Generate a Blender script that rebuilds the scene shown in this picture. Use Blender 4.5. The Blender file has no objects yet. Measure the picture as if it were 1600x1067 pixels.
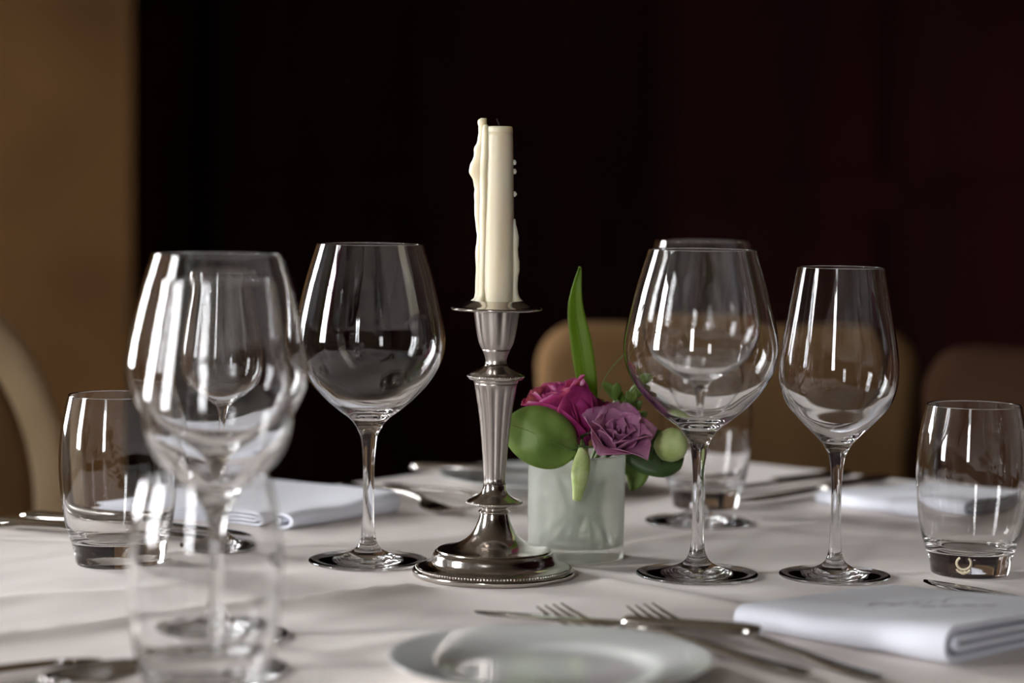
import bpy, bmesh, math, random
from mathutils import Vector, Matrix, noise
random.seed(7)
sc = bpy.context.scene
col = sc.collection
PI = math.pi

# ------------------------------------------------------------------ camera
TZ = 0.752                       # top of the tablecloth
cam_d = bpy.data.cameras.new('camera'); cam = bpy.data.objects.new('camera', cam_d); col.objects.link(cam)
cam_d.sensor_width = 36; cam_d.lens = 80.0
cam_d.clip_start = 0.02; cam_d.clip_end = 100
PITCH = math.atan((533.5 - 290) / 3556)
cam.matrix_world = (Matrix.Translation((0, 0, TZ + 0.261)) @ Matrix.Rotation(PI/2 - PITCH, 4, 'X')
                    @ Matrix.Rotation(math.radians(0.7), 4, 'Z'))
cam_d.dof.use_dof = True; cam_d.dof.focus_distance = 1.525; cam_d.dof.aperture_fstop = 3.8
sc.camera = cam

# ------------------------------------------------------------------ world: overcast daylight
w = bpy.data.worlds.new('overcast_sky'); sc.world = w; w.use_nodes = True
bg = w.node_tree.nodes['Background']; bg.inputs['Color'].default_value = (0.97, 0.98, 1.0, 1); bg.inputs['Strength'].default_value = 40.0
sc.view_settings.view_transform = 'Standard'; sc.view_settings.look = 'None'
sc.view_settings.exposure = 0.4; sc.view_settings.gamma = 1.0; sc.view_settings.use_curve_mapping = False
sc.cycles.max_bounces = 40; sc.cycles.transmission_bounces = 40; sc.cycles.glossy_bounces = 12
sc.cycles.diffuse_bounces = 5; sc.cycles.transparent_max_bounces = 24
sc.cycles.caustics_reflective = True; sc.cycles.caustics_refractive = True

# the windows of the room (out of the frame): (wall, lo, hi, sill, head)
WX, EX, SY, NY, CZ = -2.9, 3.0, -2.6, 6.0, 2.9
WINDOWS = [('left', 0.25, 0.95, 0.75, 2.5), ('left', 2.95, 4.15, 0.75, 2.5), ('front', -1.55, -1.0, 0.85, 2.4)]
for side, a, b, s, h in WINDOWS:                     # light portals: they only help to sample the sky through the openings
    l = bpy.data.lights.new('window_daylight', 'AREA'); l.shape = 'RECTANGLE'
    l.size = b - a; l.size_y = h - s; l.cycles.is_portal = True
    o = bpy.data.objects.new('window_daylight', l); col.objects.link(o)
    if side == 'left': o.location = (WX - 0.02, (a+b)/2, (s+h)/2); o.rotation_euler = (PI/2, 0, -PI/2)
    else: o.location = ((a+b)/2, SY - 0.02, (s+h)/2); o.rotation_euler = (-PI/2, 0, PI)
    d = (o.rotation_euler.to_matrix() @ Vector((0, 0, -1)))
    want = Vector((1, 0, 0)) if side == 'left' else Vector((0, 1, 0))
    if d.dot(want) < 0.9: o.rotation_euler = want.to_track_quat('-Z', 'Z').to_euler()

# ------------------------------------------------------------------ materials
M = {}
def mat(name, color=(.8,.8,.8), rough=.5, metal=0.0, spec=.5, trans=0.0, ior=1.5, sss=0.0, sss_r=None, sheen=0.0, coat=0.0):
    m = bpy.data.materials.new(name); m.use_nodes = True
    p = m.node_tree.nodes['Principled BSDF']; I = p.inputs
    I['Base Color'].default_value = (*color, 1); I['Roughness'].default_value = rough; I['Metallic'].default_value = metal
    I['Specular IOR Level'].default_value = spec; I['Transmission Weight'].default_value = trans; I['IOR'].default_value = ior
    if sss:
        I['Subsurface Weight'].default_value = sss; I['Subsurface Radius'].default_value = sss_r or (1, .6, .3); I['Subsurface Scale'].default_value = .008
    I['Sheen Weight'].default_value = sheen; I['Coat Weight'].default_value = coat
    M[name] = m
    return m
def nodes(m): return m.node_tree.nodes, m.node_tree.links, m.node_tree.nodes['Principled BSDF']
def vary(m, c1, c2, scale=20, detail=4, stretch=(1,1,1), lo=.35, hi=.65, dist=0.0):
    N, L, p = nodes(m)
    tc = N.new('ShaderNodeTexCoord'); mp = N.new('ShaderNodeMapping'); mp.inputs['Scale'].default_value = stretch
    nz = N.new('ShaderNodeTexNoise'); nz.inputs['Scale'].default_value = scale; nz.inputs['Detail'].default_value = detail; nz.inputs['Distortion'].default_value = dist
    rp = N.new('ShaderNodeValToRGB'); rp.color_ramp.elements[0].position = lo; rp.color_ramp.elements[1].position = hi
    rp.color_ramp.elements[0].color = (*c1, 1); rp.color_ramp.elements[1].color = (*c2, 1)
    L.new(tc.outputs['Object'], mp.inputs['Vector']); L.new(mp.outputs['Vector'], nz.inputs['Vector'])
    L.new(nz.outputs['Fac'], rp.inputs['Fac']); L.new(rp.outputs['Color'], p.inputs['Base Color'])
    return nz
def bump(m, scale=400, strength=.2, dist=.0005, stretch=(1,1,1), detail=3):
    N, L, p = nodes(m)
    tc = N.new('ShaderNodeTexCoord'); mp = N.new('ShaderNodeMapping'); mp.inputs['Scale'].default_value = stretch
    nz = N.new('ShaderNodeTexNoise'); nz.inputs['Scale'].default_value = scale; nz.inputs['Detail'].default_value = detail
    b = N.new('ShaderNodeBump'); b.inputs['Strength'].default_value = strength; b.inputs['Distance'].default_value = dist
    L.new(tc.outputs['Object'], mp.inputs['Vector']); L.new(mp.outputs['Vector'], nz.inputs['Vector'])
    L.new(nz.outputs['Fac'], b.inputs['Height']); L.new(b.outputs['Normal'], p.inputs['Normal'])
def rough_vary(m, lo, hi, scale=60):
    N, L, p = nodes(m)
    tc = N.new('ShaderNodeTexCoord'); nz = N.new('ShaderNodeTexNoise'); nz.inputs['Scale'].default_value = scale; nz.inputs['Detail'].default_value = 5
    mr = N.new('ShaderNodeMapRange'); mr.inputs['To Min'].default_value = lo; mr.inputs['To Max'].default_value = hi
    L.new(tc.outputs['Object'], nz.inputs['Vector']); L.new(nz.outputs['Fac'], mr.inputs['Value']); L.new(mr.outputs['Result'], p.inputs['Roughness'])

m = mat('cloth', (.72, .66, .62), .85, spec=.2, sheen=.15); vary(m, (.70,.63,.59), (.75,.69,.65), 6); bump(m, 900, .25, .0004)
m = mat('napkin', (.80, .82, .90), .85, spec=.2, sheen=.2); bump(m, 1200, .2, .0003)
mat('monogram', (.60, .60, .66), .8, spec=.2)
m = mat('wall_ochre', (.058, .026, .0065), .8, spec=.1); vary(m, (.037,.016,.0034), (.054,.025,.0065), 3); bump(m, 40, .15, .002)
m = mat('wall_burgundy', (.012, .002, .002), .7, spec=.06); vary(m, (.009,.0010,.0012), (.017,.0018,.0022), 5, stretch=(1,1,.2))
m = mat('wall_plain', (.20, .155, .105), .85)
m = mat('floor_wood', (.10, .05, .025), .4); vary(m, (.07,.03,.015), (.14,.075,.035), 8, stretch=(6,.6,1))
m = mat('ceiling', (.30, .26, .21), .9)
m = mat('window_paint', (.75, .73, .68), .5)
m = mat('paving', (.17, .16, .145), .9); vary(m, (.14,.13,.12), (.20,.19,.17), 2)
m = mat('silver', (.62, .59, .55), .13, metal=1.0); vary(m, (.48,.44,.40), (.64,.61,.58), 35, 4, lo=.2, hi=.8); rough_vary(m, .07, .24, 70)
m = mat('silver_satin', (.60, .555, .52), .3, metal=1.0); vary(m, (.46,.41,.38), (.56,.52,.49), 40, 2, stretch=(1,1,.3), lo=.2, hi=.8); rough_vary(m, .26, .32, 30)
m = mat('steel', (.66, .64, .61), .1, metal=1.0); rough_vary(m, .06, .16, 50)
m = mat('wax', (.76, .68, .51), .42, spec=.4, sss=.6, sss_r=(1, .75, .45)); bump(m, 120, .1, .0006)
m = mat('wick', (.02, .017, .015), .9)
m = mat('porcelain', (.74, .76, .74), .12, spec=.6, coat=.3)
m = mat('frame_paint', (.42, .30, .17), .5); vary(m, (.38,.26,.14), (.46,.34,.20), 12)
m = mat('fabric_tan', (.15, .085, .036), .9, spec=.1); bump(m, 500, .3, .001); 
m = mat('fabric_brown_shaded', (.022, .0095, .004), .9, spec=.05); bump(m, 500, .3, .001)  # near-black brown: the right-hand chair's shade is put into its fabric colour
m = mat('wood_dark', (.09, .045, .022), .45)
m = mat('magenta', (.44, .035, .20), .55, spec=.3, sss=.15); vary(m, (.32,.016,.13), (.56,.06,.27), 90, 3)
m = mat('mauve', (.54, .21, .38), .55, spec=.3, sss=.15); vary(m, (.46,.14,.31), (.64,.31,.47), 90, 3)
m = mat('petal_white', (.80, .78, .66), .6)
m = mat('leaf', (.15, .22, .045), .42, spec=.4); vary(m, (.10,.17,.03), (.22,.30,.075), 55, 4, lo=.3, hi=.7); bump(m, 70, .5, .0015, detail=2)
m = mat('leaf_dark', (.06, .11, .03), .45); vary(m, (.04,.08,.02), (.09,.15,.045), 45, 4)
m = mat('leaf_blade', (.17, .27, .025), .4); vary(m, (.12,.21,.015), (.23,.34,.04), 60, 3, stretch=(1,1,.1))
m = mat('bud', (.42, .52, .20), .5, sss=.2); vary(m, (.34,.45,.14), (.52,.60,.28), 90, 3)
m = mat('stem', (.13, .20, .055), .5)
mat('emblem', (.55, .48, .33), .4)
m = mat('glass', (1, 1, 1), 0.0, trans=1.0, ior=1.5)
m = mat('water', (1, 1, 1), 0.0, trans=1.0, ior=1.33)
def leafy(name, tint, k=.3):            # thin blades let some light through
    m = M[name]; N, L, p = nodes(m)
    t = N.new('ShaderNodeBsdfTranslucent'); t.inputs['Color'].default_value = (*tint, 1)
    mx = N.new('ShaderNodeMixShader'); mx.inputs[0].default_value = k
    L.new(p.outputs[0], mx.inputs[1]); L.new(t.outputs[0], mx.inputs[2]); L.new(mx.outputs[0], N['Material Output'].inputs['Surface'])
for n, t in (('leaf', (.25,.40,.06)), ('leaf_dark', (.14,.26,.05)), ('leaf_blade', (.40,.58,.04)), ('magenta', (.65,.05,.30)), ('mauve', (.70,.32,.50)), ('petal_white', (.8,.78,.65))): leafy(n, t)
# frosted glass: rough clear glass mixed with a milky scattering skin
m = mat('frosted', (.97, .99, .95), .17, trans=1.0, ior=1.35); N, L, p = nodes(m)
tr = N.new('ShaderNodeBsdfTranslucent'); tr.inputs['Color'].default_value = (.93, .96, .89, 1)
df = N.new('ShaderNodeBsdfDiffuse'); df.inputs['Color'].default_value = (.90, .93, .86, 1)
m1 = N.new('ShaderNodeMixShader'); m1.inputs[0].default_value = .5; L.new(tr.outputs[0], m1.inputs[1]); L.new(df.outputs[0], m1.inputs[2])
m2 = N.new('ShaderNodeMixShader'); m2.inputs[0].default_value = .27; L.new(p.outputs[0], m2.inputs[1]); L.new(m1.outputs[0], m2.inputs[2])
L.new(m2.outputs[0], N['Material Output'].inputs['Surface'])
# window pane: clear sheet
m = mat('pane', (1, 1, 1)); N, L, p = nodes(m)
tp = N.new('ShaderNodeBsdfTransparent'); gl = N.new('ShaderNodeBsdfGlossy'); gl.inputs['Roughness'].default_value = 0.0
mx = N.new('ShaderNodeMixShader'); mx.inputs[0].default_value = .06
L.new(tp.outputs[0], mx.inputs[1]); L.new(gl.outputs[0], mx.inputs[2]); L.new(mx.outputs[0], N['Material Output'].inputs['Surface'])

# ------------------------------------------------------------------ helpers
def link(name, me, m=None, parent=None, loc=None, smooth=True, sharp=None):
    o = bpy.data.objects.new(name, me); col.objects.link(o)
    if m: me.materials.append(M[m])
    if smooth: me.polygons.foreach_set('use_smooth', [True]*len(me.polygons))
    if sharp is not None: me.set_sharp_from_angle(angle=math.radians(sharp))
    if parent: o.parent = parent
    if loc: o.location = loc
    return o
def empty(name, loc=(0,0,0), rz=0):
    o = bpy.data.objects.new(name, None); col.objects.link(o); o.location = loc; o.rotation_euler = (0,0,rz); o.empty_display_size = .02
    return o
def tag(o, label, cat, group=None):
    o['label'] = label; o['category'] = cat
    if group: o['group'] = group
    return o
def struct(o): o['kind'] = 'structure'; return o
def dup(root, loc, rz=0, scale=1.0):
    r = root.copy(); col.objects.link(r); r.location = loc; r.rotation_euler = (0,0,rz); r.scale = (scale,)*3
    for ch in list(root.children):
        c = ch.copy(); col.objects.link(c); c.parent = r
        for g in list(ch.children):
            d = g.copy(); col.objects.link(d); d.parent = c
    return r
def pyd(name, v, f):
    me = bpy.data.meshes.new(name); me.from_pydata([tuple(x) for x in v], [], f); me.validate(); me.update(); return me
def spline(P, n=6):
    """centripetal-ish Catmull-Rom through 2-d / 3-d points"""
    P = [Vector(p) for p in P]; out = []
    for i in range(len(P)-1):
        p0 = P[i-1] if i else P[0]*2-P[1]; p1, p2 = P[i], P[i+1]; p3 = P[i+2] if i+2 < len(P) else P[-1]*2-P[-2]
        d = (p2-p1).length
        m1 = (p2-p0)*.5; m2 = (p3-p1)*.5
        if m1.length > d*1.3: m1 = m1*(d*1.3/m1.length)
        if m2.length > d*1.3: m2 = m2*(d*1.3/m2.length)
        for k in range(n):
            t = k/n; t2 = t*t; t3 = t2*t
            out.append((2*t3-3*t2+1)*p1 + (t3-2*t2+t)*m1 + (-2*t3+3*t2)*p2 + (t3-t2)*m2)
    out.append(P[-1]); return out
def lathe_mesh(name, prof, seg=80, rad=None, flip=False):
    """prof: dense (r,z) list, traversed so that the solid lies to its left-hand side; analytic normals"""
    n = len(prof); V = []; NR = []
    for i, (r, z) in enumerate(prof):
        a = prof[max(i-1,0)]; b = prof[min(i+1,n-1)]
        t = Vector((b[0]-a[0], b[1]-a[1]))
        if t.length < 1e-9: t = Vector((1,0))
        t.normalize(); nr, nz = t.y, -t.x
        if r < 1e-6: nr, nz = 0, (1 if nz > 0 else -1)
        for k in range(seg):
            th = 2*PI*k/seg; f = rad(th, z) if rad else 1.0
            V.append((r*f*math.cos(th), r*f*math.sin(th), z)); NR.append(Vector((nr*math.cos(th), nr*math.sin(th), nz)).normalized())
    F = []
    for i in range(n-1):
        for k in range(seg):
            k2 = (k+1) % seg
            a, b, c, d = i*seg+k, i*seg+k2, (i+1)*seg+k2, (i+1)*seg+k
            if prof[i][0] < 1e-6: F.append((a, c, d))
            elif prof[i+1][0] < 1e-6: F.append((a, b, c))
            else: F.append((a, b, c, d))
    me = bpy.data.meshes.new(name); me.from_pydata(V, [], F); me.update()
    me.polygons.foreach_set('use_smooth', [True]*len(me.polygons))
    if rad is None: me.normals_split_custom_set_from_vertices(NR)
    return me
def lathe(name, prof, m, parent=None, seg=80, rad=None, loc=None):
    o = bpy.data.objects.new(name, lathe_mesh(name, prof, seg, rad)); col.objects.link(o); o.data.materials.append(M[m])
    if parent: o.parent = parent
    if loc: o.location = loc
    return o
def boxes(name, L, m, parent=None, bevel=0.0):
    """L: list of (x0,x1,y0,y1,z0,z1)"""
    bm = bmesh.new()
    for x0,x1,y0,y1,z0,z1 in L:
        vs = [bm.verts.new(p) for p in ((x0,y0,z0),(x1,y0,z0),(x1,y1,z0),(x0,y1,z0),(x0,y0,z1),(x1,y0,z1),(x1,y1,z1),(x0,y1,z1))]
        for f in ((3,2,1,0),(4,5,6,7),(0,1,5,4),(1,2,6,5),(2,3,7,6),(3,0,4,7)): bm.faces.new([vs[i] for i in f])
    if bevel: bmesh.ops.bevel(bm, geom=bm.edges[:], offset=bevel, segments=2, affect='EDGES', profile=.7)
    me = bpy.data.meshes.new(name); bm.to_mesh(me); bm.free()
    return link(name, me, m, parent, smooth=bool(bevel), sharp=30 if bevel else None)
def sweep(name, path, m, parent=None, seg=12, power=2.0, up=Vector((0,0,1))):
    """path: (point, halfwidth, halfthickness); superelliptic sections, closed round ends"""
    V = []; F = []; n = len(path); P = [Vector(p[0]) for p in path]
    for i in range(n):
        t = (P[min(i+1,n-1)] - P[max(i-1,0)]).normalized()
        s = t.cross(up)
        if s.length < 1e-4: s = t.cross(Vector((0,1,0)))
        s.normalize(); q = s.cross(t).normalized()
        for k in range(seg):
            a = 2*PI*k/seg; c, d = math.cos(a), math.sin(a)
            c = math.copysign(abs(c)**(2/power), c); d = math.copysign(abs(d)**(2/power), d)
            V.append(P[i] + s*c*path[i][1] + q*d*path[i][2])
    for i in range(n-1):
        for k in range(seg):
            k2 = (k+1) % seg; F.append((i*seg+k, i*seg+k2, (i+1)*seg+k2, (i+1)*seg+k))
    F.append(tuple(range(seg-1, -1, -1))); F.append(tuple(range((n-1)*seg, n*seg)))
    return link(name, pyd(name, V, F), m, parent, sharp=50)
def tube(name, pts, r, m, parent=None, n=5, seg=8, r2=None):
    S = spline(pts, n); k = len(S)-1
    return sweep(name, [(p, r+(r2-r)*i/k if r2 else r, r+(r2-r)*i/k if r2 else r) for i, p in enumerate(S)], m, parent, seg)

# ------------------------------------------------------------------ the room
struct(boxes('floor', [(WX-.3, EX+.3, SY-.3, NY+.3, -.1, 0)], 'floor_wood'))
struct(boxes('ceiling', [(WX-.3, EX+.3, SY-.3, NY+.3, CZ, CZ+.1)], 'ceiling'))
def wall(name, side, m):
    ops = sorted([(a,b,s,h) for sd,a,b,s,h in WINDOWS if sd == side]); t = .28; L = []
    lo, hi = (SY-.28, NY) if side in ('left','right') else (WX, EX)
    spans = []; cur = lo
    for a,b,s,h in ops: spans.append((cur,a,0,CZ)); spans.append((a,b,0,s)); spans.append((a,b,h,CZ)); cur = b
    spans.append((cur,hi,0,CZ))
    for a,b,z0,z1 in spans:
        if side == 'left': L.append((WX-t,WX,a,b,z0,z1))
        elif side == 'right': L.append((EX,EX+t,a,b,z0,z1))
        elif side == 'front': L.append((a,b,SY-t,SY,z0,z1))
        else: L.append((a,b,NY,NY+t,z0,z1))
    return struct(boxes(name, L, m))
wall('wall_left', 'left', 'wall_plain'); wall('wall_right', 'right', 'wall_burgundy'); wall('wall_front', 'front', 'wall_plain')
wb = wall('wall_back', 'back', 'wall_burgundy')
# raised panelling on the dark back wall
px0 = -.80
for i in range(6):
    x0 = px0 + i*.62; x1 = x0 + .52
    for z0, z1 in ((.12, .95), (1.05, 2.5)):
        p = boxes('panel', [(x0, x1, NY-.022, NY+.005, z0, z1)], 'wall_burgundy', wb, bevel=.012)
# the ochre wall that closes the left side of the room, nearer than the dark one
ow = struct(boxes('wall_back_left', [(WX, -.838, 5.0, NY, 0, CZ)], 'wall_ochre'))
for k, (side, a, b, s, h) in enumerate(WINDOWS):
    wroot = struct(empty('window_%d' % (k+1), (0,0,0)))
    def wb_(name, u0,u1,v0,v1,d0,d1,m):
        if side == 'left': return boxes(name, [(WX-.14+d0, WX-.14+d1, u0,u1,v0,v1)], m, wroot)
        return boxes(name, [(u0,u1, SY-.14+d0, SY-.14+d1, v0,v1)], m, wroot)
    fw = .055
    for (u0,u1,v0,v1) in ((a,a+fw,s,h),(b-fw,b,s,h),(a+fw,b-fw,s,s+fw),(a+fw,b-fw,h-fw,h)): wb_('window_frame', u0,u1,v0,v1,-.03,.04,'window_paint')
    nc, nr_ = 3 if b-a > 1 else 2, 4
    for i in range(1,nc): u = a+fw+(b-a-2*fw)*i/nc; wb_('mullion', u-.016,u+.016,s+fw,h-fw,-.02,.03,'window_paint')
    for j in range(1,nr_): v = s+fw+(h-s-2*fw)*j/nr_; wb_('glazing_bar', a+fw,b-fw,v-.012,v+.012,-.015,.02,'window_paint')
    for i in range(nc):
        for j in range(nr_):
            wb_('pane', a+fw+(b-a-2*fw)*i/nc, a+fw+(b-a-2*fw)*(i+1)/nc, s+fw+(h-s-2*fw)*j/nr_, s+fw+(h-s-2*fw)*(j+1)/nr_, .001,.004,'pane')
    wb_('window_sill', a-.06,b+.06,s-.04,s,-.02,.22,'window_paint')
struct(boxes('ground', [(-40, 40, -40, 40, -.6, -.5)], 'paving'))

# ------------------------------------------------------------------ table and cloth
ANG = math.radians(49); U = Vector((math.cos(ANG), math.sin(ANG))); Vv = Vector((math.sin(ANG), -math.cos(ANG)))
FC = Vector((.1075, 2.275)) ; TL, TW = 1.27, .94
def tab(a, b): p = FC - U*a + Vv*b; return p
tb = empty('dining_table', (*tab(TL/2, TW/2), 0), ANG)
tag(tb, 'dining table hidden under the pale linen tablecloth', 'table')
boxes('table_top', [(-TL/2+.006, TL/2-.006, -TW/2+.006, TW/2-.006, .715, .7475)], 'wood_dark', tb, bevel=.004)
for sx in (-1,1):
    for sy in (-1,1):
        x, y = sx*(TL/2-.08), sy*(TW/2-.08); boxes('leg', [(x-.03,x+.03,y-.03,y+.03,0,.715)], 'wood_dark', tb, bevel=.004)
# things that stand on the cloth press it flat: (x, y, radius)
FLAT = [(.1268,1.5223,.045),(.2199,1.5239,.04),(-.0978,1.5606,.045),(-.1683,1.296,.045),(-.156,1.204,.04),(-.2035,1.608,.04),(.147,1.765,.045),(.16,1.852,.03),
        (.3151,1.5434,.03),(-.2691,1.54,.03),(-.149,1.105,.03),(-.0105,1.515,.058),(.0465,1.587,.038),(.0227,1.1917,.06),(.02,1.955,.06),(.242,1.34,.09),(-.2,1.8,.11),(.355,1.86,.1)]
for (x0,y0),(x1,y1) in (((.1593,1.193),(.0256,1.345)),((.196,1.184),(.078,1.353)),((.1412,1.2544),(-.0209,1.3405)),((.411,1.319),(.2704,1.4896)),((-.392,1.70),(-.235,1.624)),((-.372,1.728),(-.20,1.648)),
                      ((-.106,1.938),(.0164,1.785)),((-.14,1.935),(-.036,1.765)),((.335,2.02),(.195,1.865)),((.305,2.045),(.165,1.92)),((-.322,1.025),(-.188,1.18)),((-.40,1.085),(-.255,1.19)),((-.455,1.655),(-.285,1.64))):
    FLAT += [(x0+(x1-x0)*i/6, y0+(y1-y0)*i/6, .014) for i in range(7)]
def ridge(p, a, b, h, wd):
    a = Vector(a); b = Vector(b); d = b-a; t = max(0, min(1, (p-a).dot(d)/d.length_squared)); q = a+d*t
    e = (p-q).length/wd; fade = min(1, min(t, 1-t)*6)
    return h*fade*math.exp(-abs(e)**1.3)
CREASES = [((-.36,1.22),(-.145,1.398),.0058,.010), ((-.17,1.376),(-.03,1.478),.0056,.010), ((.035,1.512),(.21,1.335),.005,.013), ((.06,1.63),(.40,1.89),.0045,.011),
           ((-.40,1.36),(-.25,1.44),.002,.012), ((-.02,1.60),(-.30,1.40),.0016,.02), ((.13,1.62),(.34,1.70),.0016,.02), ((-.26,1.07),(.0,1.36),.0018,.02), ((.1,1.44),(.33,1.50),.0012,.02), ((-.05,1.66),(.09,1.86),.0016,.015)]
def cloth_z(x, y):
    p = Vector((x, y)); k = 1.0
    for fx, fy, r in FLAT:
        d = math.hypot(x-fx, y-fy)
        if d < r+.03: s = max(0, min(1, (d-r)/.03)); k = min(k, s*s*(3-2*s))
    if k <= 0: return 0.0
    z = .0011*noise.noise((x*7, y*7, 3)) + .0006*noise.noise((x*19, y*19, 9)) - .0006
    q = (x*U.x+y*U.y, x*Vv.x+y*Vv.y)
    z += .0007*noise.noise((q[0]*6, q[1]*40, 5))
    for c in CREASES: z += ridge(p, *c)
    return z*k
DROP = .205; st = .006
na, nb = int(TL/st), int(TW/st)
def axis(n, ln):
    drops = [DROP, .18, .16, .13, .10, .06, .03, .015, .006]
    return [(-d) for d in drops] + [ln*i/n for i in range(n+1)] + [ln+d for d in reversed(drops)]
A, B = axis(na, TL), axis(nb, TW); V = []; Fq = []
for i, a in enumerate(A):
    for j, b in enumerate(B):
        ca, cb = min(max(a,0),TL), min(max(b,0),TW); da, db = abs(a-ca), abs(b-cb); d = max(da, db)
        p = tab(ca, cb); z = TZ + cloth_z(p.x, p.y)
        if d > 0:
            out = 0.004 + (.010 + .014*math.sin((ca if db > da else cb)*26 + .6))*min(1, d/.2)
            if da > 0: p = p - U*math.copysign(out, a-ca)
            if db > 0: p = p + Vv*math.copysign(out, b-cb)
            z = TZ - d
        else:
            e = min(ca, TL-ca, cb, TW-cb)
            if e < .006: z -= .0012*(1-e/.006)
        V.append((p.x, p.y, z))
nB = len(B)
for i in range(len(A)-1):
    for j in range(nB-1): Fq.append((i*nB+j, i*nB+j+1, (i+1)*nB+j+1, (i+1)*nB+j))
me = pyd('tablecloth', V, Fq); bm = bmesh.new(); bm.from_mesh(me); bmesh.ops.recalc_face_normals(bm, faces=bm.faces[:])
if max(bm.faces, key=lambda f: f.calc_center_median().z).normal.z < 0: bmesh.ops.reverse_faces(bm, faces=bm.faces[:])
bm.to_mesh(me); bm.free()
tag(link('tablecloth', me, 'cloth'), 'pale cream linen tablecloth with pressed fold creases covering the table', 'tablecloth')

# ------------------------------------------------------------------ chairs
def chair(name, loc, face, kind, frame_m, pad_m):
    """local frame: seat towards +Y (the way the sitter faces), back plane at y = 0"""
    t = empty(name, (*loc, 0), math.atan2(face[1], face[0]) - PI/2)
    for sx in (-1, 1):
        sweep('leg', [((sx*.20,.42,0),.012,.012),((sx*.20,.42,.02),.014,.014),((sx*.20,.42,.36),.021,.021),((sx*.20,.42,.44),.024,.024)], frame_m, t)
        sweep('leg', [((sx*.18,-.05,0),.012,.012),((sx*.18,-.03,.2),.017,.017),((sx*.18,0,.44),.022,.022)], frame_m, t)
    boxes('seat_rail', [(-.235,.235,-.01,.455,.39,.445)], frame_m, t, bevel=.012)
    boxes('seat_cushion', [(-.225,.225,.02,.45,.445,.505)], pad_m, t, bevel=.024)
    if kind == 'oval':
        a, b, zc = .27, .27, .682; ring = []; n = 64
        bm = bmesh.new()
        for i in range(n):
            th = 2*PI*i/n; cx, cz = math.cos(th), math.sin(th); row = []
            for k in range(12):
                ph = 2*PI*k/12; dr = .026*math.cos(ph); dy = .02*math.sin(ph)
                row.append(bm.verts.new(((a-.026+dr)*cx, dy, zc+(b-.026+dr)*cz)))
            ring.append(row)
        for i in range(n):
            for k in range(12): bm.faces.new((ring[i][k], ring[(i+1)%n][k], ring[(i+1)%n][(k+1)%12], ring[i][(k+1)%12]))
        me = bpy.data.meshes.new('back_frame'); bm.to_mesh(me); bm.free(); link('back_frame', me, frame_m, t)
        pr = spline([(0,-.014),(.12,-.014),(.225,-.012)],8) + spline([(.225,.006),(.2,.018),(.1,.026),(0,.028)],8)
        o = lathe('back_pad', [tuple(p) for p in pr], pad_m, t, seg=64); o.rotation_euler = (-PI/2,0,0); o.location = (0,0,zc)
        for sx in (-1,1): sweep('back_post', [((sx*.19,0,.43),.018,.018),((sx*.20,0,.52),.016,.016)], frame_m, t)
    else:
        w0, w1, z0, z1, r = .205, .225, .40, (.852 if kind == 'square' else .842), .05
        out = []
        for (cx, cz, a0) in ((w1-r, z1-r, 0), (-(w1-r), z1-r, PI/2)):
            for k in range(7): th = a0+PI/2*k/6; out.append((cx+r*math.cos(th), cz+r*math.sin(th)))
        out += [(-w0, z0), (w0, z0)]
        bm = bmesh.new(); lay = []
        for y, s in ((-.028,.955),(-.034,.9),(-.02,1.0),(.012,1.0),(.03,.965),(.04,.88)):
            lay.append((y, s))
        lay = [(-.034,.9),(-.028,.965),(-.015,1.0),(.012,1.0),(.03,.97),(.042,.88)]
        zc = (z0+z1)/2; rows = [[bm.verts.new((x*s, y, zc+(z-zc)*s)) for x, z in out] for y, s in lay]
        n = len(out)
        for i in range(len(rows)-1):
            for k in range(n): bm.faces.new((rows[i][k], rows[i][(k+1)%n], rows[i+1][(k+1)%n], rows[i+1][k]))
        bm.faces.new(rows[0]); bm.faces.new(rows[-1]); bmesh.ops.recalc_face_normals(bm, faces=bm.faces[:])
        me = bpy.data.meshes.new('backrest'); bm.to_mesh(me); bm.free(); link('backrest', me, pad_m, t, sharp=60)
    return t
tag(chair('dining_chair', (-.635, 2.135), Vv, 'oval', 'frame_paint', 'fabric_tan'), 'round-backed chair with a pale painted frame, at the left edge', 'chair', 'chairs around the table')
tag(chair('dining_chair', (.255, 2.68), (.08, 1), 'square', 'frame_paint', 'fabric_tan'), 'tan upholstered square-backed chair behind the flowers', 'chair', 'chairs around the table')
tag(chair('dining_chair', (.645, 2.415), -U, 'low', 'wood_dark', 'fabric_brown_shaded'), 'brown upholstered chair with painted-in shade, behind the tumbler at the right edge', 'chair', 'chairs around the table')

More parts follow.
